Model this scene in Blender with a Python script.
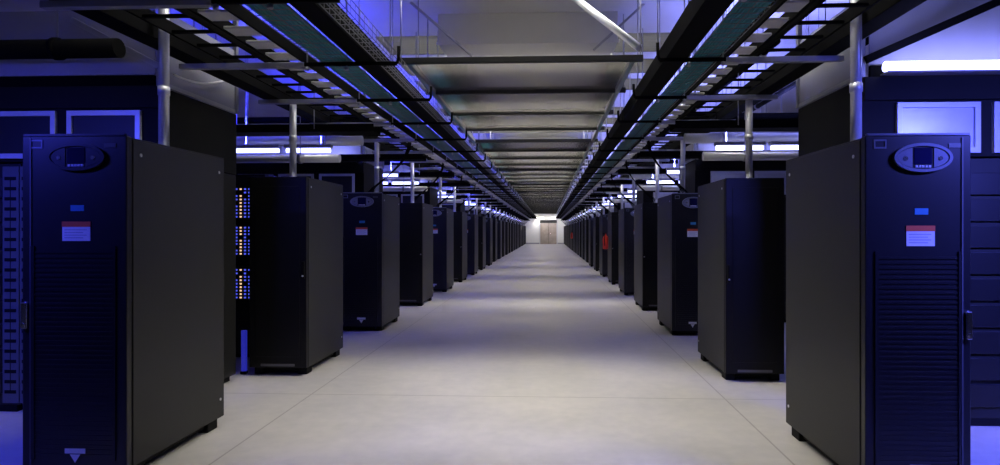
import bpy, bmesh, math, random
from mathutils import Vector, Matrix
random.seed(7)
SC = bpy.context.scene
COL = SC.collection
for o in list(bpy.data.objects):
    bpy.data.objects.remove(o)

# ---------------------------------------------------------------- camera, world, exposure
cam = bpy.data.cameras.new('camera')
cam.sensor_fit = 'HORIZONTAL'; cam.sensor_width = 36.0
cam.lens = 36.0 * 600 / 1000
cam.shift_x = -0.0218
cam.shift_y = -0.0015
cam.clip_end = 200
camo = bpy.data.objects.new('camera', cam); COL.objects.link(camo)
camo.location = (0, 0, 1.52)
camo.rotation_euler = (math.radians(90), 0, math.radians(2.5))
SC.camera = camo
W = bpy.data.worlds.new('world'); SC.world = W; W.use_nodes = True
W.node_tree.nodes['Background'].inputs[0].default_value = (0.10, 0.11, 0.2, 1)
W.node_tree.nodes['Background'].inputs[1].default_value = 0.05
SC.view_settings.view_transform = 'Standard'
SC.view_settings.look = 'None'
SC.view_settings.gamma = 1
SC.view_settings.use_curve_mapping = False
SC.view_settings.exposure = 0.0

AISLE_LAMP_Y = [5.6 + 5.6 * k for k in range(12)]
BLUE_LAMP_Y = [2.5] + [8.1 + 5.6 * k for k in range(11)]
AISLE_POWER, AISLE_SPREAD = 250.0, 150
BLUE_POWER = {-1: 125.0, 1: 115.0}
NEAR_FILL = {-1: 55.0, 1: 175.0}  # power of the added unseen lamps that light the nearest doors
BLUE_COLOR = {-1: (0.045, 0.05, 1.0), 1: (0.22, 0.24, 1.0)}
BLUE_EMIT = {-1: 5.0, 1: 6.0}
FAR_Y = 70.0
ROOF_Z = 4.6

# ---------------------------------------------------------------- materials
MATS = {}
def pmat(name, color, rough=0.5, metal=0.0, emit=None, strength=0.0, alpha=1.0, noise=0.0, nscale=20.0, spec=0.5, bump=0.0, coat=0.0):
    m = bpy.data.materials.new(name); m.use_nodes = True
    nt = m.node_tree; b = nt.nodes['Principled BSDF']
    b.inputs['Base Color'].default_value = (*color, 1)
    b.inputs['Roughness'].default_value = rough
    b.inputs['Metallic'].default_value = metal
    b.inputs['Specular IOR Level'].default_value = spec
    b.inputs['Alpha'].default_value = alpha
    b.inputs['Coat Weight'].default_value = coat
    if emit:
        b.inputs['Emission Color'].default_value = (*emit, 1)
        b.inputs['Emission Strength'].default_value = strength
    if noise or bump:
        tc = nt.nodes.new('ShaderNodeTexCoord')
        n = nt.nodes.new('ShaderNodeTexNoise'); n.inputs['Scale'].default_value = nscale; n.inputs['Detail'].default_value = 5
        nt.links.new(tc.outputs['Object'], n.inputs['Vector'])
        if noise:
            r = nt.nodes.new('ShaderNodeMapRange')
            r.inputs['To Min'].default_value = 1 - noise; r.inputs['To Max'].default_value = 1 + noise
            nt.links.new(n.outputs['Fac'], r.inputs['Value'])
            mx = nt.nodes.new('ShaderNodeVectorMath'); mx.operation = 'SCALE'
            mx.inputs[0].default_value = color
            nt.links.new(r.outputs[0], mx.inputs['Scale'])
            nt.links.new(mx.outputs[0], b.inputs['Base Color'])
        if bump:
            bp = nt.nodes.new('ShaderNodeBump'); bp.inputs['Strength'].default_value = bump; bp.inputs['Distance'].default_value = 0.01
            nt.links.new(n.outputs['Fac'], bp.inputs['Height']); nt.links.new(bp.outputs[0], b.inputs['Normal'])
    MATS[name] = m
    return m

pmat('cabinet_black', (0.013, 0.013, 0.0115), 0.55, spec=0.35, noise=0.12, nscale=60)
pmat('door_shade', (0.005, 0.005, 0.006), 0.45, spec=0.25, noise=0.1)  # shade on the camera-facing doors put in colour
pmat('panel_lit', (0.020, 0.020, 0.018), 0.5, spec=0.4, noise=0.1, nscale=60)  # lighter copy of cabinet_black: light on the aisle sides put in colour
pmat('door_black', (0.010, 0.010, 0.012), 0.36, noise=0.1, nscale=60)
pmat('grille_black', (0.006, 0.006, 0.007), 0.5, noise=0.1)
pmat('plinth_black', (0.004, 0.004, 0.004), 0.7, spec=0.2, noise=0.1)
pmat('tray_black', (0.003, 0.003, 0.0034), 0.8, noise=0.15, spec=0.05)
pmat('galvanised', (0.74, 0.75, 0.78), 0.36, metal=0.35, noise=0.12, nscale=14)
pmat('wire_grey', (0.14, 0.14, 0.16), 0.5, metal=0.3, noise=0.1)
pmat('strut_grey', (0.36, 0.36, 0.39), 0.45, metal=0.5, noise=0.1)
pmat('rung_pale', (0.55, 0.54, 0.52), 0.5, metal=0.15, noise=0.1)
pmat('pipe_white', (0.72, 0.73, 0.78), 0.32, metal=0.25, noise=0.06)
pmat('cable_teal', (0.02, 0.17, 0.20), 0.5, noise=0.25, nscale=30)
pmat('silver', (0.62, 0.63, 0.67), 0.34, metal=0.25, noise=0.05)
pmat('display_grey', (0.24, 0.25, 0.28), 0.3, metal=0.2, noise=0.05)
pmat('trim_dark', (0.10, 0.10, 0.11), 0.4, noise=0.05)
pmat('vent_silver', (0.55, 0.55, 0.57), 0.3, metal=0.3, noise=0.15, nscale=8)
pmat('chrome', (0.8, 0.8, 0.84), 0.18, metal=1.0, noise=0.02)
pmat('screen', (0.010, 0.010, 0.05), 0.12, noise=0.05)
pmat('sticker_white', (0.78, 0.78, 0.76), 0.5, noise=0.06, nscale=90)
pmat('sticker_orange', (0.75, 0.11, 0.03), 0.5, noise=0.1, nscale=120)
pmat('sticker_print', (0.35, 0.36, 0.40), 0.6, noise=0.1)
pmat('tag_teal', (0.04, 0.26, 0.42), 0.5, noise=0.1)
pmat('rail_grey', (0.10, 0.105, 0.10), 0.5, noise=0.1)
pmat('server_dark', (0.005, 0.005, 0.006), 0.4, noise=0.1)
pmat('led_amber', (1, 0.6, 0.25), 0.5, emit=(1.0, 0.62, 0.36), strength=1.0, noise=0.01)
pmat('led_blue', (0.2, 0.25, 1), 0.5, emit=(0.10, 0.13, 1.0), strength=0.8, noise=0.01)
pmat('led_white', (0.7, 0.75, 1), 0.5, emit=(0.55, 0.6, 1.0), strength=0.5, noise=0.01)
pmat('plastic_sheet', (0.46, 0.46, 0.53), 0.16, alpha=0.62, noise=0.12, nscale=3)
pmat('roof_grey', (0.62, 0.61, 0.60), 0.7, noise=0.08, nscale=2)
pmat('duct_grey', (0.58, 0.57, 0.56), 0.55, noise=0.05, nscale=4)
pmat('louvre_dark', (0.12, 0.12, 0.115), 0.6, noise=0.05)
pmat('grid_dark', (0.016, 0.016, 0.016), 0.6, noise=0.1)
pmat('wall_white', (0.76, 0.76, 0.74), 0.6, noise=0.03)
pmat('wall_grey', (0.36, 0.36, 0.40), 0.7, noise=0.06, nscale=3)
pmat('door_tan', (0.40, 0.34, 0.29), 0.35, noise=0.35, nscale=2.5)
pmat('red_paint', (0.85, 0.05, 0.025), 0.35, noise=0.04)
pmat('lamp_warm', (1, 1, 1), 0.5, emit=(1.0, 0.96, 0.88), strength=40.0, noise=0.01)
for s, n in ((-1, 'l'), (1, 'r')):
    pmat('lamp_blue_' + n, (0.6, 0.6, 1), 0.5, emit=(0.34, 0.37, 1.0) if s < 0 else (0.46, 0.49, 1.0), strength=BLUE_EMIT[s], noise=0.01)
pmat('glow_blue', (0.05, 0.05, 0.6), 0.4, emit=(0.05, 0.06, 1.0), strength=0.25, noise=0.01)

def panel_mat():
    m = bpy.data.materials.new('clear_panel'); m.use_nodes = True
    nt = m.node_tree; N = nt.nodes; L = nt.links
    N.remove(N['Principled BSDF'])
    tr = N.new('ShaderNodeBsdfTransparent'); tr.inputs[0].default_value = (0.86, 0.85, 0.83, 1)
    df = N.new('ShaderNodeBsdfDiffuse'); df.inputs[0].default_value = (0.5, 0.48, 0.45, 1)
    tl = N.new('ShaderNodeBsdfTranslucent'); tl.inputs[0].default_value = (0.6, 0.58, 0.54, 1)
    gl = N.new('ShaderNodeBsdfGlossy'); gl.inputs['Roughness'].default_value = 0.14
    fr = N.new('ShaderNodeFresnel'); fr.inputs[0].default_value = 1.5
    tc = N.new('ShaderNodeTexCoord'); nz = N.new('ShaderNodeTexNoise'); nz.inputs['Scale'].default_value = 2.5
    bp = N.new('ShaderNodeBump'); bp.inputs['Strength'].default_value = 0.15; bp.inputs['Distance'].default_value = 0.02
    L.new(tc.outputs['Object'], nz.inputs[0]); L.new(nz.outputs['Fac'], bp.inputs['Height']); L.new(bp.outputs[0], gl.inputs['Normal'])
    a = N.new('ShaderNodeMixShader'); a.inputs[0].default_value = 0.5; L.new(df.outputs[0], a.inputs[1]); L.new(tl.outputs[0], a.inputs[2])
    b = N.new('ShaderNodeMixShader'); b.inputs[0].default_value = 0.35; L.new(tr.outputs[0], b.inputs[1]); L.new(a.outputs[0], b.inputs[2])
    c = N.new('ShaderNodeMixShader'); L.new(fr.outputs[0], c.inputs[0]); L.new(b.outputs[0], c.inputs[1]); L.new(gl.outputs[0], c.inputs[2])
    L.new(c.outputs[0], N['Material Output'].inputs[0])
    MATS['clear_panel'] = m
panel_mat()
def floor_mat():
    m = bpy.data.materials.new('concrete_floor'); m.use_nodes = True
    nt = m.node_tree; N = nt.nodes; L = nt.links; b = N['Principled BSDF']
    tc = N.new('ShaderNodeTexCoord'); sep = N.new('ShaderNodeSeparateXYZ'); L.new(tc.outputs['Object'], sep.inputs[0])
    def math_(op, a, bb=None):
        n = N.new('ShaderNodeMath'); n.operation = op
        for i, v in enumerate((a, bb)):
            if v is None: continue
            if isinstance(v, (int, float)): n.inputs[i].default_value = v
            else: L.new(v, n.inputs[i])
        return n.outputs[0]
    def line(src, pos, w):
        return math_('LESS_THAN', math_('ABSOLUTE', math_('SUBTRACT', src, pos)), w)
    j = math_('MAXIMUM', line(sep.outputs[0], -2.20, 0.007), line(sep.outputs[0], 1.60, 0.007))
    yy = math_('FLOORED_MODULO', math_('SUBTRACT', sep.outputs[1], 5.5 - 2.8), 5.6)
    j = math_('MAXIMUM', j, line(yy, 2.8, 0.007))
    n1 = N.new('ShaderNodeTexNoise'); n1.inputs['Scale'].default_value = 0.9; n1.inputs['Detail'].default_value = 6; n1.inputs['Roughness'].default_value = 0.6
    n2 = N.new('ShaderNodeTexNoise'); n2.inputs['Scale'].default_value = 9; n2.inputs['Detail'].default_value = 8
    for n in (n1, n2): L.new(tc.outputs['Object'], n.inputs['Vector'])
    cr = N.new('ShaderNodeValToRGB')
    cr.color_ramp.elements[0].position = 0.30; cr.color_ramp.elements[0].color = (0.42, 0.41, 0.385, 1)
    cr.color_ramp.elements[1].position = 0.62; cr.color_ramp.elements[1].color = (0.57, 0.54, 0.495, 1)
    add = math_('ADD', math_('MULTIPLY', n1.outputs['Fac'], 0.7), math_('MULTIPLY', n2.outputs['Fac'], 0.3))
    L.new(add, cr.inputs[0])
    mix = N.new('ShaderNodeMix'); mix.data_type = 'RGBA'
    L.new(math_('MULTIPLY', j, 0.55), mix.inputs[0]); L.new(cr.outputs[0], mix.inputs[6]); mix.inputs[7].default_value = (0.16, 0.14, 0.12, 1)
    L.new(mix.outputs[2], b.inputs['Base Color'])
    rr = N.new('ShaderNodeMapRange'); rr.inputs['To Min'].default_value = 0.26; rr.inputs['To Max'].default_value = 0.38
    L.new(n1.outputs['Fac'], rr.inputs['Value']); L.new(rr.outputs[0], b.inputs['Roughness'])
    MATS['concrete_floor'] = m
floor_mat()

# ---------------------------------------------------------------- mesh helpers
class MB:
    def __init__(self): self.bm = bmesh.new()
    def _merge(self, t):
        me = bpy.data.meshes.new('tmp'); t.to_mesh(me); t.free()
        self.bm.from_mesh(me); bpy.data.meshes.remove(me)
    def box(self, x0, x1, y0, y1, z0, z1, bev=0.0, seg=2):
        t = bmesh.new(); bmesh.ops.create_cube(t, size=1)
        bmesh.ops.scale(t, vec=(x1 - x0, y1 - y0, z1 - z0), verts=t.verts)
        bmesh.ops.translate(t, vec=((x0 + x1) / 2, (y0 + y1) / 2, (z0 + z1) / 2), verts=t.verts)
        if bev: bmesh.ops.bevel(t, geom=list(t.edges), offset=bev, segments=seg, profile=0.5, affect='EDGES')
        self._merge(t); return self
    def bar(self, p0, p1, w, h):
        """square bar between two points"""
        p0, p1 = Vector(p0), Vector(p1); d = p1 - p0
        t = bmesh.new(); bmesh.ops.create_cube(t, size=1)
        bmesh.ops.scale(t, vec=(w, h, d.length), verts=t.verts)
        q = d.to_track_quat('Z', 'Y')
        bmesh.ops.transform(t, matrix=Matrix.Translation((p0 + p1) / 2) @ q.to_matrix().to_4x4(), verts=t.verts)
        self._merge(t); return self
    def cyl(self, p0, p1, r, n=12, r2=None):
        p0, p1 = Vector(p0), Vector(p1); d = p1 - p0
        t = bmesh.new()
        bmesh.ops.create_cone(t, cap_ends=True, segments=n, radius1=r, radius2=r if r2 is None else r2, depth=d.length)
        for f in t.faces: f.smooth = len(f.verts) == 4
        q = d.to_track_quat('Z', 'Y')
        bmesh.ops.transform(t, matrix=Matrix.Translation((p0 + p1) / 2) @ q.to_matrix().to_4x4(), verts=t.verts)
        self._merge(t); return self
    def tube(self, pts, r, n=8):
        pts = [Vector(p) for p in pts]; t = bmesh.new(); rings = []
        for i, p in enumerate(pts):
            a = pts[max(i - 1, 0)]; b = pts[min(i + 1, len(pts) - 1)]
            q = (b - a).to_track_quat('Z', 'Y')
            rings.append([t.verts.new(p + q @ Vector((r * math.cos(2 * math.pi * k / n), r * math.sin(2 * math.pi * k / n), 0))) for k in range(n)])
        for A, B in zip(rings, rings[1:]):
            for k in range(n):
                f = t.faces.new((A[k], A[(k + 1) % n], B[(k + 1) % n], B[k])); f.smooth = True
        t.faces.new(rings[0][::-1]); t.faces.new(rings[-1])
        self._merge(t); return self
    def prism_y(self, poly, y0, y1):
        """outline in x,z pushed along y"""
        t = bmesh.new()
        a = [t.verts.new((x, y0, z)) for x, z in poly]; b = [t.verts.new((x, y1, z)) for x, z in poly]
        t.faces.new(a); t.faces.new(b[::-1])
        for i in range(len(poly)):
            j = (i + 1) % len(poly); t.faces.new((a[j], a[i], b[i], b[j]))
        bmesh.ops.recalc_face_normals(t, faces=t.faces)
        self._merge(t); return self
    def ring_y(self, outer, inner, y0, y1):
        t = bmesh.new(); n = len(outer)
        L = [[t.verts.new((x, y, z)) for x, z in P] for y in (y0, y1) for P in (outer, inner)]
        for i in range(n):
            j = (i + 1) % n
            for A, B in ((0, 1), (3, 2), (2, 0), (1, 3)):
                t.faces.new((L[A][i], L[A][j], L[B][j], L[B][i]))
        bmesh.ops.recalc_face_normals(t, faces=t.faces)
        self._merge(t); return self
    def lathe(self, prof, n=16, c=(0, 0, 0)):
        t = bmesh.new(); rings = []
        for r, z in prof:
            rings.append([t.verts.new((c[0] + r * math.cos(2 * math.pi * k / n), c[1] + r * math.sin(2 * math.pi * k / n), c[2] + z)) for k in range(n)])
        for A, B in zip(rings, rings[1:]):
            for k in range(n):
                f = t.faces.new((A[k], A[(k + 1) % n], B[(k + 1) % n], B[k])); f.smooth = True
        t.faces.new(rings[0][::-1]); t.faces.new(rings[-1])
        self._merge(t); return self
    def build(self, name, mat, parent=None):
        me = bpy.data.meshes.new(name); self.bm.to_mesh(me); self.bm.free()
        me.materials.append(MATS[mat])
        o = bpy.data.objects.new(name, me); COL.objects.link(o)
        if parent is not None: o.parent = parent
        return o

def tag(o, label, cat, group=None):
    o['label'] = label; o['category'] = cat
    if group: o['group'] = group
    return o
def thing(name, label, cat, loc=(0, 0, 0), rz=0, group=None):
    o = bpy.data.objects.new(name, None); COL.objects.link(o)
    o.empty_display_size = 0.1
    o.location = loc; o.rotation_euler = (0, 0, rz)
    return tag(o, label, cat, group)
def struct(name, mb, mat):
    o = mb.build(name, mat); o['kind'] = 'structure'; return o
def copy_tree(o, parent=None, skip=()):
    c = o.copy(); COL.objects.link(c)
    if parent is not None: c.parent = parent
    for ch in list(KIDS.get(o.name, [])):
        if ch.name.split('.')[0] in skip: continue
        copy_tree(ch, c, skip)
    return c
KIDS = {}
def index(root):
    """remembers a finished thing's parts so that copies do not have to search the scene"""
    for o in COL.objects:
        if o.parent is not None:
            KIDS.setdefault(o.parent.name, [])
            if o not in KIDS[o.parent.name]: KIDS[o.parent.name].append(o)
    return root

ONES = 'first second third fourth fifth sixth seventh eighth ninth tenth eleventh twelfth thirteenth fourteenth fifteenth sixteenth seventeenth eighteenth nineteenth twentieth'.split()
def nth(i):
    i += 1
    if i <= 20: return ONES[i - 1]
    t = {2: 'twenty', 3: 'thirty', 4: 'forty', 5: 'fifty'}
    if i % 10 == 0: return {30: 'thirtieth', 40: 'fortieth', 50: 'fiftieth'}[i]
    return t[i // 10] + '-' + ONES[i % 10 - 1]
SIDE = {-1: 'left', 1: 'right'}

# ---------------------------------------------------------------- the room
struct('floor', MB().box(-9, 9, -3, FAR_Y, -0.2, 0), 'concrete_floor')
LAMP_DY = (-1.30, 0.10, 1.50)                 # three louvred fixtures added to each bay, shaped to band the floor light
LX0, LX1, LH = -2.75, 2.15, 0.50              # half depth of a fixture along the aisle is LH
cb = MB(); yy = -3.0
for yl in AISLE_LAMP_Y:
    for dy in LAMP_DY:
        cb.box(-9, 9, yy, yl + dy - LH, ROOF_Z, ROOF_Z + 0.15)
        cb.box(-9, LX0, yl + dy - LH, yl + dy + LH, ROOF_Z, ROOF_Z + 0.15); cb.box(LX1, 9, yl + dy - LH, yl + dy + LH, ROOF_Z, ROOF_Z + 0.15)
        yy = yl + dy + LH
cb.box(-9, 9, yy, FAR_Y, ROOF_Z, ROOF_Z + 0.15)
struct('ceiling', cb, 'roof_grey')
struct('wall_left', MB().box(-9.2, -9, -3, FAR_Y, -0.2, ROOF_Z + 0.15), 'wall_grey')
struct('wall_right', MB().box(9, 9.2, -3, FAR_Y, -0.2, ROOF_Z + 0.15), 'wall_grey')
wb = MB()
DX0, DX1, DZ = -0.95, 1.05, 2.45
wb.box(-9.2, DX0, FAR_Y, FAR_Y + 0.2, -0.2, ROOF_Z + 0.15); wb.box(DX1, 9.2, FAR_Y, FAR_Y + 0.2, -0.2, ROOF_Z + 0.15)
wb.box(DX0, DX1, FAR_Y, FAR_Y + 0.2, DZ + 0.35, ROOF_Z + 0.15)
struct('wall_far', wb, 'wall_white')
dr = thing('door_1', 'tan double door closing the far end of the aisle', 'door', (0, FAR_Y, 0)); dr['kind'] = 'structure'
xm = (DX0 + DX1) / 2
MB().box(DX0 + 0.05, xm - 0.01, 0.04, 0.1, 0.01, DZ, 0.01).build('door_leaf', 'door_tan', dr)
MB().box(xm + 0.01, DX1 - 0.05, 0.04, 0.1, 0.01, DZ, 0.01).build('door_leaf', 'door_tan', dr)
MB().box(DX0, DX1, -0.03, 0.12, DZ, DZ + 0.35, 0.01).build('door_header', 'grid_dark', dr)
MB().box(DX0 - 0.06, DX0 + 0.05, -0.03, 0.12, 0, DZ + 0.35).box(DX1 - 0.05, DX1 + 0.06, -0.03, 0.12, 0, DZ + 0.35).build('door_frame', 'silver', dr)
for q in (-1, 1):
    MB().cyl((xm + q * 0.08, 0.0, 0.9), (xm + q * 0.08, 0.0, 1.3), 0.015).build('door_handle', 'chrome', dr)
struct('baseboard_far', MB().box(-9, DX0 - 0.06, FAR_Y - 0.03, FAR_Y, 0, 0.15).box(DX1 + 0.06, 9, FAR_Y - 0.03, FAR_Y, 0, 0.15), 'wall_grey')

# ---------------------------------------------------------------- lamps over the aisle
def aisle_fill():
    t = thing('aisle_fill_light', '', 'ceiling light', (0, 0, ROOF_Z), 0, 'added louvred downlights recessed over the aisle')
    h = MB(); a, b, c, e = LX0 + 0.005, LX1 - 0.005, -LH + 0.005, LH - 0.005
    h.box(a, b, c, e, 0.40, 0.43)
    h.box(a, a + 0.01, c, e, 0, 0.40); h.box(b - 0.01, b, c, e, 0, 0.40); h.box(a, b, c, c + 0.01, 0, 0.40); h.box(a, b, e - 0.01, e, 0, 0.40)
    h.build('housing', 'louvre_dark', t)
    lv = MB()
    for k in range(7): lv.box(a + 0.01, b - 0.01, c + (k + 1) * 0.12375 - 0.003, c + (k + 1) * 0.12375 + 0.003, 0.0, 0.35)
    lv.build('louvre', 'louvre_dark', t)
    l = bpy.data.lights.new('downlight', 'AREA'); l.shape = 'RECTANGLE'; l.size = LX1 - LX0 - 0.1; l.size_y = 2 * LH - 0.06
    l.energy = AISLE_POWER; l.color = (1.0, 0.96, 0.885); l.spread = math.radians(AISLE_SPREAD)
    lo = bpy.data.objects.new('downlight', l); COL.objects.link(lo); lo.parent = t; lo.location = ((LX0 + LX1) / 2, 0, 0.38)
    return index(t)
p = aisle_fill(); n = 0; strong = None
for y in AISLE_LAMP_Y:
    for dy in LAMP_DY:
        o = p if n == 0 else copy_tree(p)
        o.location.y = y + dy
        if y > 15:                        # far fixtures boosted to brighten the distant floor
            lo = COL.objects[-1]
            if strong is None: strong = lo.data.copy(); strong.energy = AISLE_POWER * 1.45
            lo.data = strong
        o['label'] = f'added dark louvred light recessed in the ceiling, {nth(n)} from the camera along the aisle'; n += 1
def globe_lamp():
    t = thing('globe_lamp', '', 'ceiling light', (-0.28, 0, ROOF_Z), 0, 'globe lamps under the ceiling')
    MB().lathe([(0.03, -0.085), (0.075, -0.08), (0.085, -0.065), (0.085, -0.05), (0.05, -0.04)], 16).build('globe', 'lamp_warm', t)
    MB().cyl((0, 0, -0.045), (0, 0, 0.0), 0.05, 12).build('socket', 'duct_grey', t)
    return index(t)
p = globe_lamp()
for k, y in enumerate(AISLE_LAMP_Y):
    o = p if k == 0 else copy_tree(p)
    o.location.y = y + 0.8
    o['label'] = f'small glowing globe lamp on the ceiling, {nth(k)} from the camera along the aisle'

# boxed cross ducts under the ceiling between the lamps
def cross_duct():
    t = thing('cross_duct', '', 'duct', (-0.3, 0, ROOF_Z), 0, 'boxed ducts crossing above the aisle')
    MB().box(-1.26, 1.28, 0, 0.6, -0.42, 0.0, 0.01).build('duct_casing', 'duct_grey', t)
    MB().box(-1.28, 1.30, -0.012, 0.0, -0.44, -0.40).build('lower_flange', 'duct_grey', t)
    return index(t)
p = cross_duct()
for k in range(11):
    o = p if k == 0 else copy_tree(p)
    o.location.y = 8.45 + 5.6 * k
    o['label'] = f'grey boxed duct across the ceiling, {nth(k)} from the camera'

# suspended grid over the aisle, in lengths
GZ = 3.52; GX0, GX1 = -1.64, 0.98; GP = 1.575
def grid_section(opening):
    t = thing('suspended_grid', '', 'ceiling grid', (0, 0, GZ), 0, 'suspended grid lengths above the aisle')
    for x in (GX0, GX1):
        MB().box(x - 0.03, x + 0.03, 0.031, 4 * GP - 0.035, -0.04, 0.05, 0.004).build('side_rail', 'strut_grey', t)
    for k in range(4):
        b = MB().box(GX0 - 0.12, GX1 + 0.12, k * GP - 0.03, k * GP + 0.03, -0.035, 0.035, 0.004)
        c = b.build('crossbar', 'grid_dark', t)
        if k < 3 or not opening:
            MB().box(GX0 + 0.035, GX1 - 0.035, k * GP + 0.035, (k + 1) * GP - 0.035, 0.012, 0.018).build('clear_panel', 'clear_panel', t)
        for x in (GX0 - 0.09, GX1 + 0.09):
            MB().cyl((x, k * GP, 0.0), (x, k * GP, ROOF_Z - GZ), 0.008, 6).build('hanger_rod', 'strut_grey', t)
    return index(t)
q, p = grid_section(True), grid_section(False)
for k in range(10):
    o = q if k == 0 else p if k == 1 else copy_tree(p)
    o.location.y = 7.0 + 4 * GP * k
    o['label'] = f'dark suspended grid of crossbars over the aisle, {nth(k)} length from the camera'

# braces and pipes seen through the near end of the grid
tag(MB().cyl((0.22, 7.7, ROOF_Z), (1.06, 7.05, 3.66), 0.045, 12).build('brace_pipe', 'pipe_white'), 'pale slanting brace pipe from the ceiling down to the grid corner', 'brace')
tag(MB().bar((-1.85, 8.0, ROOF_Z), (-1.05, 8.3, 3.95), 0.03, 0.03).build('brace_strut', 'strut_grey'), 'thin grey brace slanting down beside the nearest boxed duct', 'brace')
tag(MB().bar((1.30, 8.2, ROOF_Z), (0.62, 8.2, 3.98), 0.03, 0.03).build('brace_strut', 'strut_grey'), 'thin grey brace leaning in below the nearest boxed duct, near the pale pipe', 'brace')
rp = thing('sprinkler_pipe', 'red sprinkler pipe crossing high over the aisle behind the second duct', 'pipe', (0, 15.0, 4.30))
MB().cyl((-0.2, 0, 0), (0.9, 0, 0), 0.03, 10).build('pipe', 'red_paint', rp)
for x in (0.0, 0.7): MB().cyl((x, 0, 0), (x, 0, ROOF_Z - 4.30), 0.008, 6).build('hanger_rod', 'strut_grey', rp)

# ---------------------------------------------------------------- the cabinets along the aisle
CW, CD, CH = 0.61, 1.15, 2.09
XA = {-1: -2.53, 1: 1.79}
YL = [3.50, 6.18, 8.95, 12.0, 14.75, 17.6, 20.4]
YR = [3.47, 6.13, 8.78, 11.45, 14.2, 17.0, 19.9]
while len(YL) < 24: YL.append(YL[-1] + 2.8); YR.append(YR[-1] + 2.8)
CY = {-1: YL, 1: YR}
def ell(cx, cz, a, b, n=36, t0=0.0, t1=2 * math.pi, closed=True):
    m = n if closed else n + 1
    return [(cx + a * math.cos(t0 + (t1 - t0) * k / n), cz + b * math.sin(t0 + (t1 - t0) * k / n)) for k in range(m)]

def base_cabinet(t, s):
    """s is the side of the aisle; the aisle face of the cabinet is at x = -s * CW / 2"""
    ax = -s * CW / 2
    MB().box(-CW / 2 + 0.006, CW / 2 - 0.006, -CD / 2 + 0.045, CD / 2, 0.075, CH, 0.006).build('body', 'cabinet_black', t)
    sp = MB().box(min(ax, ax + s * 0.008), max(ax, ax + s * 0.008), -CD / 2 + 0.06, CD / 2 - 0.02, 0.085, CH - 0.012, 0.003).build('side_panel', 'panel_lit', t)
    for y, z in ((-CD / 2 + 0.13, CH - 0.10), (CD / 2 - 0.09, CH - 0.12), (CD / 2 - 0.07, 0.22)):
        MB().cyl((ax + s * 0.004, y, z), (ax - s * 0.004, y, z), 0.011, 10).build('screw', 'silver', sp)
    MB().box(-CW / 2 + 0.05, CW / 2 - 0.05, -CD / 2 + 0.09, CD / 2 - 0.09, 0.03, 0.08).build('plinth', 'plinth_black', t)
    for x in (-1, 1):
        for y in (-1, 1):
            MB().box(x * (CW / 2 - 0.07) - 0.05, x * (CW / 2 - 0.07) + 0.05, y * (CD / 2 - 0.14) - 0.07, y * (CD / 2 - 0.14) + 0.07, 0.0, 0.075, 0.008).build('foot', 'plinth_black', t)

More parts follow.
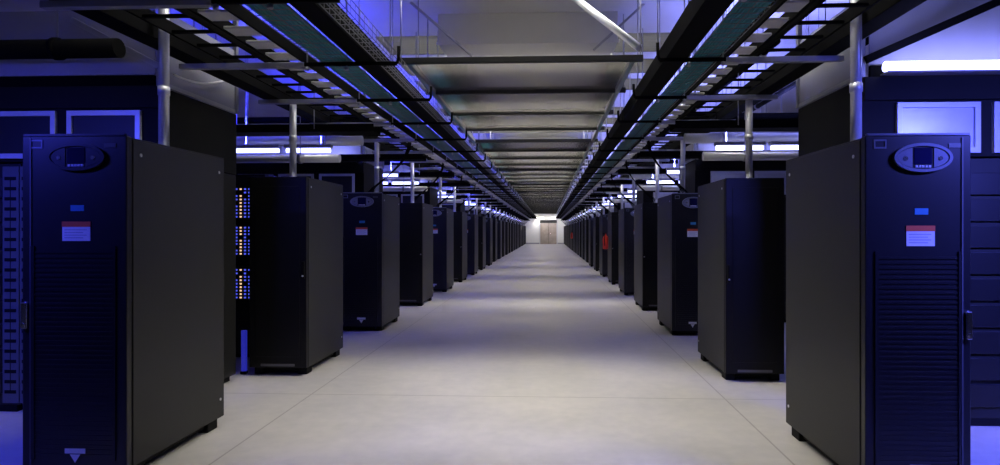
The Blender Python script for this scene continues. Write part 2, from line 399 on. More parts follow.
YF = -CD / 2            # the face towards the camera
def cooling_cabinet(s):
    t = thing('cooling_cabinet', '', 'cabinet', (0, 0, 0), 0, 'cabinets with oval displays along the aisle')
    base_cabinet(t, s)
    d = MB().box(-CW / 2, CW / 2, YF, YF + 0.045, 0.075, CH + 0.004, 0.006).build('door', 'door_black', t)
    hs = s               # handle on the edge away from the aisle
    # trim strips at the edge of the door
    MB().box(hs * (CW / 2 - 0.052) - 0.004, hs * (CW / 2 - 0.052) + 0.004, YF - 0.006, YF, 0.1, CH - 0.01).build('edge_trim', 'trim_dark', d)
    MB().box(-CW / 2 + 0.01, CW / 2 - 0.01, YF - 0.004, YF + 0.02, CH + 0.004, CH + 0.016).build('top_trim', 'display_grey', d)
    # louvred lower half
    g = MB()
    for k in range(44):
        z = 0.16 + k * 0.0285
        g.box(-CW / 2 + 0.075, CW / 2 - 0.075, YF - 0.004, YF, z, z + 0.014)
    g.box(-CW / 2 + 0.055, -CW / 2 + 0.075, YF - 0.008, YF, 0.14, 1.43); g.box(CW / 2 - 0.075, CW / 2 - 0.062, YF - 0.008, YF, 0.14, 1.43)
    g.build('louvre_grille', 'door_black', d)
    # oval display
    cx, cz = 0.02, CH - 0.125
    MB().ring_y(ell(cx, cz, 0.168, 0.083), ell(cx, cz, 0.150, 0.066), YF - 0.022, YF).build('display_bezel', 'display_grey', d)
    MB().prism_y(ell(cx, cz, 0.150, 0.066), YF - 0.012, YF).build('display_plate', 'grille_black', d)
    for q in (-1, 1):
        a0 = math.acos(0.062 / 0.146) if q > 0 else math.pi - math.acos(0.062 / 0.146)
        pl = ell(cx, cz, 0.146, 0.062, 14, -a0, a0, False) if q > 0 else ell(cx, cz, 0.146, 0.062, 14, a0, 2 * math.pi - a0, False)
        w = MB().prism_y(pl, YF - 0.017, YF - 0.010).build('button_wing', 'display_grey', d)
        MB().cyl((cx + q * 0.10, YF - 0.021, cz - 0.004), (cx + q * 0.10, YF - 0.016, cz - 0.004), 0.012, 12).build('button', 'chrome', d)
    MB().box(cx - 0.052, cx + 0.052, YF - 0.016, YF - 0.01, cz - 0.038, cz + 0.056, 0.002).build('screen', 'screen', d)
    for k in range(5):
        MB().box(cx - 0.046 + k * 0.019, cx - 0.031 + k * 0.019, YF - 0.019, YF - 0.01, cz - 0.058, cz - 0.044, 0.002).build('key', 'silver', d)
    # badge, plate, tag, stickers
    bx, bz = -CW / 2 + 0.085, CH - 0.045
    MB().ring_y([(bx - 0.036, bz - 0.026), (bx + 0.036, bz - 0.026), (bx + 0.036, bz + 0.026), (bx - 0.036, bz + 0.026)],
                [(bx - 0.028, bz - 0.017), (bx + 0.028, bz - 0.017), (bx + 0.028, bz + 0.017), (bx - 0.028, bz + 0.017)], YF - 0.004, YF).build('badge', 'display_grey', d)
    MB().box(0.175, 0.245, YF - 0.004, YF, CH - 0.068, CH - 0.042).build('name_plate', 'rail_grey', d)
    tz = 1.66
    MB().box(-0.02, 0.058, YF - 0.003, YF, tz - 0.02, tz + 0.016).build('tag', 'tag_teal', d)
    st = MB().box(-0.068, 0.095, YF - 0.003, YF, 1.46, 1.575).build('sticker', 'sticker_white', d)
    MB().box(-0.070, 0.097, YF - 0.004, YF - 0.001, 1.545, 1.577).build('sticker_header', 'sticker_orange', d)
    pr = MB()
    for k in range(4):
        pr.box(-0.055, 0.075 - 0.02 * (k % 2), YF - 0.0036, YF - 0.003, 1.525 - k * 0.016, 1.529 - k * 0.016)
    pr.build('sticker_print', 'sticker_print', d)
    MB().prism_y([(-0.05, 0.18), (0.07, 0.18), (0.07, 0.21), (-0.05, 0.21)], YF - 0.0085, YF - 0.006).build('lower_sticker', 'sticker_white', d)
    MB().prism_y([(-0.02, 0.175), (0.04, 0.175), (0.01, 0.125)], YF - 0.0085, YF - 0.006).build('lower_sticker', 'sticker_white', d)
    # handle
    hx = hs * (CW / 2 - 0.022)
    h = MB().box(hx - 0.018, hx + 0.018, YF - 0.022, YF, 0.93, 1.09, 0.006)
    h.build('handle', 'chrome', d)
    MB().cyl((hx, YF - 0.03, 0.955), (hx, YF - 0.02, 0.955), 0.012, 12).build('lock', 'chrome', d)
    return index(t)

def plain_cabinet(s):
    t = thing('server_cabinet', '', 'cabinet', (0, 0, 0), 0, 'plain black cabinets along the aisle')
    base_cabinet(t, s)
    d = MB().box(-CW / 2, CW / 2, YF, YF + 0.042, 0.085, CH, 0.005).build('door', 'door_shade', t)
    pf = MB().box(-CW / 2 + 0.07, CW / 2 - 0.07, YF - 0.006, YF, 0.2, CH - 0.1, 0.003).build('door_panel', 'door_shade', d)
    ax = -s * (CW / 2 - 0.03)
    MB().box(ax - 0.016, ax + 0.016, YF - 0.02, YF, 1.02, 1.20, 0.006).build('handle', 'plinth_black', d)
    MB().cyl((ax, YF - 0.026, 1.05), (ax, YF - 0.018, 1.05), 0.010, 12).build('lock', 'silver', d)
    MB().box(-0.18, 0.18, YF - 0.004, YF, 0.10, 0.125).build('kick_plate', 'trim_dark', d)
    return index(t)

FAR_SKIP = ('screw', 'foot', 'key', 'button', 'lock', 'badge', 'name_plate', 'edge_trim', 'top_trim', 'tag', 'sticker_print', 'sticker_header', 'lower_sticker', 'button_wing', 'display_plate', 'kick_plate', 'door_panel')
for s in (-1, 1):
    pa, pb = cooling_cabinet(s), plain_cabinet(s)
    used = set()
    for i, y in enumerate(CY[s]):
        p = pa if i % 2 == 0 else pb
        if p.name not in used: o = p; used.add(p.name)
        else: o = copy_tree(p, None, FAR_SKIP if i > 8 else ())
        o.location = (XA[s] + s * CW / 2, y + CD / 2, 0)
        if s > 0: o.scale = (0.95, 1, 0.983); o.location.x -= 0.025 * CW
        elif i == 0: o.scale = (1.07, 0.955, 1); o.location.x -= 0.035 * CW; o.location.y -= 0.026
        if i == 0:
            o['label'] = ('black cabinet lit blue, with a pale sticker, nearest in the left row' if s < 0
                          else 'black cabinet with clear oval display and orange-topped sticker, nearest in the right row')
        elif i % 2 == 0: o['label'] = f'black cabinet with oval display on its door, {nth(i)} from the camera in the {SIDE[s]} row'
        else: o['label'] = f'plain black cabinet with a flat door, {nth(i)} from the camera in the {SIDE[s]} row'

# shade put in colour: darker display surround and top trim, nearest left cabinet
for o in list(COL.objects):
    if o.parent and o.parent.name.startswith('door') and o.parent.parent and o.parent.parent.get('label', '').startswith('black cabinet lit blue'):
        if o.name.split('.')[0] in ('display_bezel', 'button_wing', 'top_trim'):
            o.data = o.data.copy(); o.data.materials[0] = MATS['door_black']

# galvanised poles on the cabinets
PZ = 2.935
def pole(top):
    t = thing('conduit_pole', '', 'pole', (0, 0, CH), 0, 'galvanised poles standing on the cabinets')
    MB().cyl((0, 0, 0), (0, 0, top - CH), 0.036, 16).build('tube', 'galvanised', t)
    MB().cyl((0, 0, 0), (0, 0, 0.012), 0.06, 16).build('base_flange', 'galvanised', t)
    MB().cyl((0, 0, 0.42), (0, 0, 0.48), 0.041, 16).build('coupling', 'galvanised', t)
    return index(t)
pp = [pole(3.85), pole(PZ)]; used = set()
for s in (-1, 1):
    for i, y in enumerate(CY[s]):
        p = pp[i % 2]
        o = copy_tree(p) if p.name in used else p; used.add(p.name)
        o.location = (XA[s] + s * (0.27 if s < 0 else 0.33), y + (0.30 if i % 2 else 0.76), (CH if s < 0 else CH * 0.983) + 0.001)
        o['label'] = f'grey steel pole rising from the {nth(i)} cabinet of the {SIDE[s]} row'

# ---------------------------------------------------------------- overhead trays and their brackets
TX = {-1: dict(trough=(-1.62, -1.46), basket=(-1.44, -1.30), teal=(-1.94, -1.66), ladder=(-2.32, -2.06), dark=(-2.74, -2.38), outer=(-3.08, -2.90)),
      1: dict(trough=(0.97, 1.15), basket=None, teal=(1.19, 1.42), ladder=(1.46, 1.66), dark=(1.70, 2.06), outer=(2.18, 2.34))}
BZ = 2.945            # top of the bracket arms
BY = [3.60 + 1.40 * k for k in range(47)]
def bracket(s):
    T = TX[s]
    t = thing('tray_bracket', '', 'bracket', (0, 0, BZ), 0, 'brackets carrying the cable trays')
    tip = T['basket'][1] + 0.03 if T['basket'] else T['trough'][0] - 0.05
    mid = T['ladder'][1 if s < 0 else 0]
    out = T['outer'][0] - 0.06 if s < 0 else T['outer'][1] + 0.06
    MB().box(min(mid, out), max(mid, out), -0.028, 0.028, -0.045, 0.0, 0.004).build('strut', 'strut_grey', t)
    MB().box(min(tip, mid), max(tip, mid), -0.016, 0.016, -0.03, 0.0, 0.003).build('arm', 'tray_black', t)
    MB().tube([(tip + s * 0.04, 0, -0.015), (tip, 0, -0.008), (tip - s * 0.012, 0, 0.02), (tip - s * 0.015, 0, 0.13)], 0.014, 8).build('upturned_tip', 'tray_black', t)
    for x in (mid - s * 0.03, T['trough'][1] if s > 0 else T['trough'][0] - 0.07):
        MB().cyl((x + s * 0.008, 0, -0.06), (x + s * 0.008, 0, ROOF_Z - BZ), 0.0065, 6).build('hanger_rod', 'strut_grey', t)
        MB().cyl((x + s * 0.008, 0, -0.065), (x + s * 0.008, 0, -0.035), 0.018, 6).build('nut', 'strut_grey', t)
    return index(t)
for s in (-1, 1):
    p = bracket(s)
    for k, y in enumerate(BY):
        o = p if k == 0 else copy_tree(p, None, ('nut',) if k > 14 else ())
        o.location.y = y
        o['label'] = f'tray bracket with upturned tip, {nth(k)} from the camera above the {SIDE[s]} cabinets'

SECL = 5.68
NSEC = 12
Y0 = 2.2
def channel(x0, x1, L, h=0.13):
    m = MB(); w = 0.006
    m.box(x0, x1, 0, L, 0, w); m.box(x0, x0 + w, 0, L, 0, h); m.box(x1 - w, x1, 0, L, 0, h)
    m.box(x0 + w, x0 + 0.025, 0, L, h - w, h); m.box(x1 - 0.025, x1 - w, 0, L, h - w, h)
    return m
def trough(s, key, what, h):
    x0, x1 = TX[s][key]
    t = thing('cable_trough', '', 'cable tray', (0, 0, BZ + 0.001), 0, 'black cable troughs')
    channel(x0, x1, SECL - 0.012, h).build('channel', 'tray_black', t)
    MB().box(x0 - 0.004, x1 + 0.004, 0, 0.06, -0.0005, h + 0.004).build('joint_cover', 'tray_black', t)
    return index(t)
for s in (-1, 1):
    for key, what, h in (('trough', 'inner', 0.15), ('outer', 'outer', 0.12)):
        p = trough(s, key, what, h)
        for k in range(NSEC):
            o = p if k == 0 else copy_tree(p)
            o.location.y = Y0 + SECL * k
            o['label'] = f'black {what} cable trough above the {SIDE[s]} cabinets, {nth(k)} length from the camera'

def ladder(s, key, mat, hw):
    x0, x1 = TX[s][key]
    t = thing('ladder_tray', '', 'cable tray', (0, 0, BZ + 0.001), 0, 'ladder trays')
    for x in (x0, x1 - 0.02):
        MB().box(x, x + 0.02, 0, SECL - 0.01, 0, 0.09, 0.003).build('side_rail', 'tray_black', t)
    n = 18
    for k in range(n):
        y = 0.15 + k * SECL / n
        MB().box(x0 + 0.02, x1 - 0.02, y - hw, y + hw, 0.010, 0.028, 0.003).build('rung', mat, t)
    return index(t)
for s in (-1, 1):
  for key, mat, hw, what in (('ladder', 'rung_pale', 0.085, 'narrow ladder tray with wide pale rungs'), ('dark', 'tray_black', 0.02, 'black ladder tray')):
    p = ladder(s, key, mat, hw)
    for k in range(NSEC):
        o = p if k == 0 else copy_tree(p)
        o.location.y = Y0 + SECL * k
        o['label'] = f'{what} above the {SIDE[s]} cabinets, {nth(k)} length from the camera'

# short black trays running from the aisle trays out over the cabinets, with cables dropping into the cabinets
def cross_tray(s):
    t = thing('cross_tray', '', 'cable tray', (0, 0, 2.70), 0, 'black cross trays over the cabinets')
    a, b = sorted((TX[s]['ladder'][1 if s < 0 else 0], XA[s] + s * 3.6))
    MB().box(a, b, -0.15, 0.15, 0, 0.006).box(a, b, -0.15, -0.144, 0, 0.09).box(a, b, 0.144, 0.15, 0, 0.09).build('channel', 'tray_black', t)
    for k in range(3):
        x = a + 0.71 + k * (b - a - 1.42) / 2
        MB().cyl((x, -0.16, 0.03), (x, -0.16, ROOF_Z - 2.70), 0.006, 6).build('hanger_rod', 'strut_grey', t)
    return index(t)
def cable_drop(s):
    t = thing('cable_drop', '', 'cable', (0, 0, 0), 0, 'black cables dropping into the cabinets')
    xa = TX[s]['ladder'][0 if s < 0 else 1] - s * 0.12 - XA[s]
    for k in range(4):
        yy = -0.09 + k * 0.06
        xb = s * (0.26 + 0.04 * k)
        pts = []
        for q in range(11):
            u = q / 10
            pts.append((xa + (xb - xa) * (u * u * (3 - 2 * u)), yy, CH + 0.012 + (BZ - 0.01 - CH) * (1 - u) - 0.10 * math.sin(math.pi * u)))
        MB().tube(pts, 0.008, 6).build('cable', 'tray_black', t)
    return index(t)
for s in (-1, 1):
    p, p2 = cross_tray(s), cable_drop(s)
    for i, y in enumerate(CY[s]):
        if i == 0: continue
        o = p if i == 1 else copy_tree(p); o.location.y = y + 0.98
        o['label'] = f'black cross tray above the {nth(i)} cabinet of the {SIDE[s]} row'
        if i < 2: continue
        o = p2 if i == 2 else copy_tree(p2); o.location.x = XA[s]; o.location.y = y + 0.53; o.location.z = 0 if s < 0 else -0.034
        o['label'] = f'black cables curving down into the {nth(i)} cabinet of the {SIDE[s]} row'

# wire baskets: beside the left trough and under the teal cables
for bs, key, where in ((-1, 'basket', 'along the aisle edge of the left trough'), (-1, 'teal', 'under the left teal cables'), (1, 'teal', 'under the right teal cables')):
  x0, x1 = TX[bs][key]
  bk = MB(); L = SECL - 0.02
  for x, z in ((x0, 0.10), (x0, 0.05), (x0, 0.0), ((x0 + x1) / 2, 0.0), (x1, 0.0), (x1, 0.05), (x1, 0.10)):
      bk.cyl((x, 0, z + 0.004), (x, L, z + 0.004), 0.0035, 5)
  for k in range(57):
      y = 0.02 + k * 0.099
      bk.tube([(x0, y, 0.105), (x0, y, 0.004), (x1, y, 0.004), (x1, y, 0.105)], 0.003, 4)
  p = tag(bk.build('wire_basket', 'wire_grey'), '', 'cable tray', 'wire baskets')
  for k in range(NSEC):
      o = p if k == 0 else p.copy()
      if k: COL.objects.link(o)
      o.location = (0, Y0 + SECL * k, BZ + 0.001)
      o['label'] = f'wire basket tray {where}, {nth(k)} length from the camera'


# teal cables lying on the bracket arms
for s in (-1, 1):
    x0, x1 = TX[s]['teal']; x0 += 0.008; x1 -= 0.008; n = 9
    for k in range(n):
        r = (x1 - x0) / n / 2
        xc = x0 + r + k * 2 * r
        pts = []
        for q in range(24):
            pts.append((xc + random.uniform(-0.001, 0.001), Y0 + q * (NSEC * SECL) / 23, BZ + r + 0.010))
        o = MB().tube(pts, r * 0.94, 8).build('network_cable', 'cable_teal')
        tag(o, f'teal network cable lying along the trays over the {SIDE[s]} cabinets', 'cable', f'teal cables over the {SIDE[s]} cabinets')

# ---------------------------------------------------------------- rows behind the cabinets
RW, RD = 0.62, 1.2
def row_rack():
    t = thing('server_rack', '', 'server rack', (0, 0, 0), 0, 'server racks in the rows')
    w, d = RW - 0.01, RD
    MB().box(-w / 2, w / 2, -d / 2 + 0.05, d / 2, 0.06, CH, 0.006).build('body', 'cabinet_black', t)
    MB().box(-w / 2 + 0.04, w / 2 - 0.04, -d / 2 + 0.06, d / 2 - 0.05, 0.0, 0.065).build('plinth', 'plinth_black', t)
    for q in (-1, 1):
        r = MB(); x = q * (w / 2 - 0.07)
        r.box(x - 0.07, x + 0.07, -d / 2 + 0.03, -d / 2 + 0.052, 0.08, CH - 0.03, 0.003)
        rail = r.build('slotted_rail', 'rail_grey', t)
        right, left = [], []
        for k in range(22):
            z = 0.16 + k * 0.085
            right += [(x + 0.002, z), (x + 0.05, z), (x + 0.05, z + 0.028), (x + 0.002, z + 0.028)]
            left += [(x - 0.002, z), (x - 0.05, z), (x - 0.05, z + 0.028), (x - 0.002, z + 0.028)]
        sl = MB().prism_y(right + left[::-1], -d / 2 + 0.027, -d / 2 + 0.031)
        sl.build('slot_pattern', 'plinth_black', rail)
    for k in range(9):
        z = 0.16 + k * 0.205
        MB().box(-w / 2 + 0.14, w / 2 - 0.14, -d / 2 + 0.02, -d / 2 + 0.052, z, z + 0.17, 0.004).build('server_unit', 'server_dark', t)
    return index(t)
p = row_rack(); first = True
def place_rack(x, y0, label):
    global first
    o = p if first else copy_tree(p); first = False
    o.location = (x, y0 + RD / 2, 0); o['label'] = label
    return o
RX = {-1: XA[-1] - CW - 0.04, 1: XA[1] + CW + 0.04}       # aisle end of the rows
for s in (-1, 1):
    for r_ in (0, 2):
        for k in range(3):
            place_rack(RX[s] + s * (RW / 2 + k * RW), CY[s][r_] + 1.30, f'black rack with grey slotted rails, {nth(k)} out from the aisle behind the {nth(r_)} {SIDE[s]} cabinet')

# rack with lit servers seen in the slit beside the second cabinet of the left row
lr = thing('lit_server_rack', 'dark rack with amber and blue indicator lights behind the second left cabinet', 'server rack', (-3.74, 6.98, 0))
MB().box(-0.36, 0.36, 0.06, 1.1, 0.05, 2.2, 0.006).build('body', 'server_dark', lr)
MB().box(-0.30, 0.30, 0.10, 1.0, 0.0, 0.055).build('plinth', 'plinth_black', lr)
for q, (za, zb) in enumerate(((1.66, 2.06), (1.22, 1.60), (0.70, 1.10))):
    u = MB().box(-0.33, 0.33, 0.0, 0.07, za, zb, 0.006).build('server_unit', 'server_dark', lr)
    nrow = 9
    for c in range(12):
        mt = ('led_blue', 'led_amber', 'led_blue', 'led_blue')[(c + 1) % 4]
        m = MB()
        for k in range(nrow):
            if random.random() < 0.10: continue
            z = za + 0.02 + k * (zb - za - 0.03) / nrow
            m.box(0.30 - c * 0.052 - 0.011, 0.30 - c * 0.052 + 0.011, -0.006, 0.0, z, z + 0.018)
        m.build('indicator_strip', mt, u)
tl = thing('glow_tube', 'added glowing tube for the blue glow on the floor beside the second left cabinet', 'light', (-3.235, 6.26, 0))
MB().box(-0.03, 0.03, -0.03, 0.03, 0, 0.03, 0.004).build('base', 'plinth_black', tl)  # added tube standing for blue light falling beside the cabinet
MB().cyl((0, 0, 0.03), (0, 0, 0.46), 0.03, 12).build('tube', 'glow_blue', tl)

# containment over each odd row: black plenum box, clear sheet above, framed vents
def plenum(s):
    t = thing('plenum_box', '', 'plenum', (0, 0, CH), 0, 'black plenum boxes over the rows')
    a, b = sorted((0, s * 3.2))
    MB().box(a, b, 0.0, RD, 0.003, 0.62, 0.006).build('casing', 'plinth_black', t)
    MB().box(a, b, -0.03, 0.0, 0.44, 0.62, 0.004).build('header', 'plinth_black', t)
    for k in range(4):
        c = s * ((0.47 if s < 0 else 0.56) + k * 0.72)
        f = MB().ring_y([(c - 0.31, 0.03), (c + 0.31, 0.03), (c + 0.31, 0.42), (c - 0.31, 0.42)], [(c - 0.27, 0.07), (c + 0.27, 0.07), (c + 0.27, 0.38), (c - 0.27, 0.38)], -0.03, 0.0).build('vent_frame', 'silver', t)
        MB().box(c - 0.27, c + 0.27, -0.012, 0.0, 0.07, 0.38).build('vent_panel', 'grille_black' if s < 0 else 'vent_silver', f)
    return index(t)
def curtain(s):
    t = thing('plastic_curtain', '', 'curtain', (0, 0, CH + 0.625), 0, 'clear curtains above the rows')
    h = ROOF_Z - CH - 0.625; hs = 3.35 - CH - 0.625
    MB().box(-0.004, 0.004, 0.05, RD - 0.05, 0.02, hs).build('side_sheet', 'plastic_sheet', t)
    a, b = sorted((s * 0.06, s * 3.2))
    MB().box(a, b, 0.016, 0.024, 0.10, hs).build('front_sheet', 'plastic_sheet', t)
    for y in (0.02, RD - 0.02):
        MB().box(-0.022, 0.022, y - 0.022, y + 0.022, 0.0, h, 0.003).build('post', 'strut_grey', t)
    MB().box(-0.012, 0.012, 0.04, RD - 0.04, 0.0, 0.035).build('bottom_rail', 'strut_grey', t)
    MB().box(a, b, 0.0, 0.03, 0.0, 0.09).build('front_rail', 'tray_black', t)
    return index(t)
for s in (-1, 1):
    pp, pc = plenum(s), curtain(s)
    for k, i in enumerate(range(0, 24, 2)):
        o = pp if k == 0 else copy_tree(pp); o.location.x = RX[s]; o.location.y = CY[s][i] + 1.30
        o['label'] = f'black plenum box with silver vents, behind the {nth(i)} cabinet of the {SIDE[s]} row'
        o = pc if k == 0 else copy_tree(pc); o.location.x = RX[s]; o.location.y = CY[s][i] + 1.30
        o['label'] = f'clear plastic curtain up to the ceiling, behind the {nth(i)} cabinet of the {SIDE[s]} row'

# ---------------------------------------------------------------- blue lamps, pipes over the rows
def blue_lamp(s):
    t = thing('blue_lamp', '', 'lamp', (0, 0, 2.62), 0, 'blue-white tube lamps hung over the rows')
    a = 0.0
    for k in range(2):
        x0, x1 = sorted((s * (0.05 + k * 0.72), s * (0.70 + k * 0.72)))
        MB().box(x0, x1, -0.05, 0.05, 0.035, 0.085, 0.006).build('housing', 'strut_grey', t)
        MB().cyl((x0 + 0.02, 0, 0.005), (x1 - 0.02, 0, 0.005), 0.03, 12).build('tube', 'lamp_blue_' + ('l' if s < 0 else 'r'), t)
    for x in (s * 0.2, s * 1.25):
        MB().cyl((x, 0, 0.085), (x, 0, ROOF_Z - 2.62), 0.006, 6).build('hanger_rod', 'strut_grey', t)
    for z, rx, e in ((-0.04, 0.0, 0.07), (0.10, math.pi, 0.93)):
        l = bpy.data.lights.new('tube_light', 'AREA'); l.shape = 'RECTANGLE'; l.size = 1.35; l.size_y = 0.08
        l.energy = BLUE_POWER[s] * e; l.color = BLUE_COLOR[s]; l.spread = math.radians(115 if rx else 150)
        lo = bpy.data.objects.new('tube_light', l); COL.objects.link(lo); lo.parent = t; lo.location = (s * 0.75, 0, z); lo.rotation_euler = (rx, 0, 0)
    return index(t)
for s in (-1, 1):
    p = blue_lamp(s)
    for k, y in enumerate(sorted(BLUE_LAMP_Y + [CY[s][i] - (0.22 if s < 0 else 0.08) for i in range(3, 24, 2)])):  # lamps in the odd gaps are added to lighten the far rows
        o = p if k == 0 else copy_tree(p)
        o.location.x = XA[s] + s * (0.38 if k else 1.05); o.location.y = y
        o['label'] = f'hanging blue-white tube lamp between the {SIDE[s]} rows, {nth(k)} from the camera'

for s in (-1, 1):  # first lamps: added out of view, tuned and tilted to turn nearest doors blue
    for o in list(COL.objects):
        if o.type == 'LIGHT' and o.parent and o.parent.name.startswith('blue_lamp') and o.parent.location.y < 3 and o.parent.location.x * s > 0:
            o.data = o.data.copy(); o.data.color = (0.05, 0.06, 1.0) if s < 0 else (0.10, 0.12, 1.0); o.data.energy = NEAR_FILL[s] * (0.9 if o.location.z < 0 else 0.1)
            o.data.spread = math.radians(125)
            if o.location.z < 0: o.rotation_euler = (math.radians(42), 0, 0)

def service_pipe(s, dx0, dx1, z, r, mat):
    t = thing('service_pipe', '', 'pipe', (0, 0, z), 0, 'pipes crossing over the rows')
    a, b = sorted((s * dx0, s * dx1))
    MB().cyl((a, 0, 0), (b, 0, 0), r, 14).build('pipe', mat, t)
    for q in range(3):
        x = s * (dx0 + 0.52 + q * 1.3)
        MB().cyl((x - 0.02, 0, 0), (x + 0.02, 0, 0), r + 0.012, 14).build('clamp', 'strut_grey', t)
        MB().cyl((x, 0, r), (x, 0, ROOF_Z - z), 0.006, 6).build('hanger_rod', 'strut_grey', t)
    return index(t)
for s in (-1, 1):
    for j, (dy, z, r, mat, what, d0) in enumerate(((-0.45, 2.46, 0.055, 'pipe_white', 'low pale insulated pipe', 0.16), (0.30, 2.80, 0.07, 'pipe_white', 'thick pale insulated pipe', 0.10), (0.62, 3.16, 0.05, 'tray_black', 'high black pipe', 0.1))):
        p = service_pipe(s, d0, 3.6, z, r, mat)
        for k, y in enumerate(BLUE_LAMP_Y):
            o = p if k == 0 else copy_tree(p)
            o.location.x = XA[s]; o.location.y = y + dy
            o['label'] = f'{what} near the {nth(k)} hanging lamp over the {SIDE[s]} rows'

# near details above the first row
tag(MB().bar((-3.92, 4.78, 3.26), (-3.165, 4.775, 2.86), 0.035, 0.045).build('diagonal_strut', 'strut_grey'), 'grey diagonal strut high above the nearest left cabinet', 'strut')
tag(MB().bar((3.50, 4.74, 3.30), (2.45, 4.74, 2.84), 0.035, 0.06).build('diagonal_strut', 'tray_black'), 'dark diagonal strut high above the nearest right cabinet', 'strut')
bp = thing('black_pipe', 'thick black pipe crossing high above the nearest left cabinet', 'pipe', (-3.35, 4.55, 2.95))
MB().cyl((0, 0, 0), (-3.4, 0, 0), 0.075, 16).build('pipe', 'tray_black', bp)
for x in (-0.5, -1.9):
    MB().cyl((x - 0.02, 0, 0), (x + 0.02, 0, 0), 0.088, 16).build('clamp', 'tray_black', bp)
    MB().cyl((x, 0, 0.07), (x, 0, ROOF_Z - 2.95), 0.007, 6).build('hanger_rod', 'strut_grey', bp)
wc = []
for k in range(13):
    u = k / 12
    wc.append((-3.15, 4.92 + 0.8 * u, 2.84 + 0.15 * u - 0.36 * u * (1 - u) * 0.55))
tag(MB().tube(wc, 0.009, 8).build('white_cable', 'sticker_white'), 'white cable sagging across the clear curtain beyond the nearest left cabinet', 'cable')
def header_lamp(s):
    t = thing('header_lamp', '', 'lamp', (0, 0, CH + 0.625), 0, 'tube lamps on the black headers of the rows')
    def bx(m, a, b, *r): return m.box(min(s * a, s * b), max(s * a, s * b), *r)
    bx(MB(), 0.02, 1.4, -0.05, 0.06, 0.0, 0.012).build('tray', 'strut_grey', t)
    MB().cyl((s * 0.02, 0, 0.055), (s * 1.0, 0, 0.055), 0.04, 14).build('tube', 'lamp_blue_' + ('l' if s < 0 else 'r'), t)
    MB().cyl((s * 1.01, 0, 0.055), (s * 1.38, 0, 0.055), 0.04, 14).build('pipe', 'pipe_white', t)
    l = bpy.data.lights.new('tube_light', 'AREA'); l.shape = 'RECTANGLE'; l.size = 1.2; l.size_y = 0.1; l.energy = 5; l.color = (0.3, 0.33, 1)
    lo = bpy.data.objects.new('tube_light', l); COL.objects.link(lo); lo.parent = t; lo.location = (s * 0.7, -0.08, 0.12); lo.rotation_euler = (math.radians(150), 0, 0)
    return index(t)
for s in (-1, 1):
    p = header_lamp(s); first = True
    for i in range(0, 24, 2):
        if s < 0 and i == 0: continue
        o = p if first else copy_tree(p); first = False
        o.location.x = RX[s] + s * 0.10; o.location.y = CY[s][i] + 1.21
        o['label'] = f'bright tube lamp lying on the black header behind the {nth(i)} {SIDE[s]} cabinet'

# black conduits running along above the rows
def conduit(s):
    t = thing('black_conduit', '', 'conduit', (0, 0, 0), 0, 'black conduits over the rows')
    MB().cyl((0, 0, 0), (0, SECL - 0.01, 0), 0.035, 10).build('pipe', 'tray_black', t)
    for y in (0.4, 3.2):
        MB().cyl((0, y - 0.02, 0), (0, y + 0.02, 0), 0.045, 10).build('clamp', 'strut_grey', t)
        MB().cyl((0, y, 0.035), (0, y, ROOF_Z - 3.42), 0.006, 6).build('hanger_rod', 'strut_grey', t)
    return index(t)
p = conduit(1); first = True
for s in (-1, 1):
    for q, (dx, z) in enumerate(((0.50, 3.42), (1.15, 3.42), (1.4, 3.42))):
        for k in range(6):
            o = p if first else copy_tree(p); first = False
            o.location = (XA[s] + s * dx, 6.1 + SECL * k, z)
            o['label'] = f'black conduit over the {SIDE[s]} rows, {nth(q)} from the aisle, {nth(k)} length from the camera'

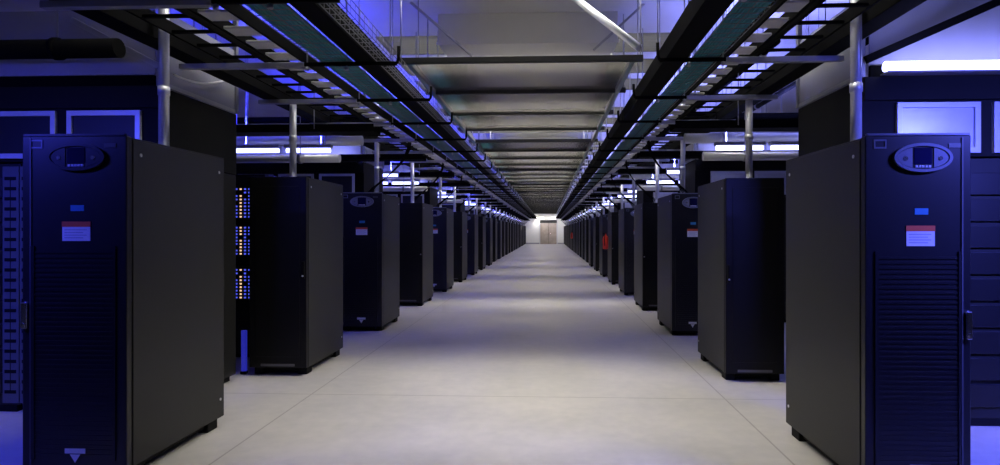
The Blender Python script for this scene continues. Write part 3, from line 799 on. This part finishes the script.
# ---------------------------------------------------------------- fire extinguishers
def extinguisher():
    t = thing('fire_extinguisher', '', 'fire extinguisher', (0, 0, 0), 0, 'red fire extinguishers on the right row')
    MB().lathe([(0.02, 0), (0.085, 0.01), (0.095, 0.04), (0.095, 0.36), (0.08, 0.42), (0.045, 0.46), (0.03, 0.48)], 18).build('cylinder', 'red_paint', t)
    MB().cyl((0, 0, 0.48), (0, 0, 0.52), 0.022, 12).build('valve', 'red_paint', t)
    MB().box(-0.015, 0.015, -0.10, 0.02, 0.52, 0.545, 0.004).build('handle', 'plinth_black', t)
    MB().tube([(0.02, -0.02, 0.50), (0.08, -0.05, 0.46), (0.11, -0.05, 0.36), (0.11, -0.04, 0.12)], 0.012, 8).build('hose', 'plinth_black', t)
    MB().box(-0.03, 0.03, 0.09, 0.10, 0.05, 0.40).build('wall_bracket', 'strut_grey', t)
    return index(t)
p = extinguisher()
p.rotation_euler.z = -math.pi / 2; p.location = (XA[1] - 0.0875, CY[1][5] + 0.85, 0.98); p.scale = (0.88, 0.88, 0.88); p['label'] = 'red fire extinguisher hung on the aisle side of the sixth right cabinet'
o = copy_tree(p); o.location = (XA[1] - 0.0875, CY[1][14] + 0.85, 0.98); o['label'] = 'small far red fire extinguisher hung deep along the right row'

# lamps added over the far door to brighten the wall
def wall_fill_lamp():
    t = thing('wall_fill_lamp', '', 'lamp', (0, FAR_Y - 0.9, 3.05), 0, 'added lamps lighting the far wall')
    MB().box(-0.9, 0.9, -0.08, 0.08, 0.0, 0.1, 0.01).build('housing', 'duct_grey', t)
    MB().box(-0.85, 0.85, -0.06, 0.06, -0.02, 0.0, 0.004).build('diffuser', 'lamp_warm', t)
    for x in (-0.7, 0.7): MB().cyl((x, 0, 0.1), (x, 0, ROOF_Z - 3.05), 0.008, 6).build('hanger_rod', 'strut_grey', t)
    l = bpy.data.lights.new('wall_fill', 'AREA'); l.shape = 'RECTANGLE'; l.size = 1.7; l.size_y = 0.1; l.energy = 30; l.color = (1, 0.98, 0.94)
    lo = bpy.data.objects.new('wall_fill', l); COL.objects.link(lo); lo.parent = t; lo.location = (0, 0.05, -0.03); lo.rotation_euler = (math.radians(35), 0, 0)
    return index(t)
p = wall_fill_lamp(); p.location.x = -1.35; p['label'] = 'added lamp over the white far wall, left of the tan door'
o = copy_tree(p); o.location.x = 1.25; o['label'] = 'added lamp over the white far wall, right of the tan door'
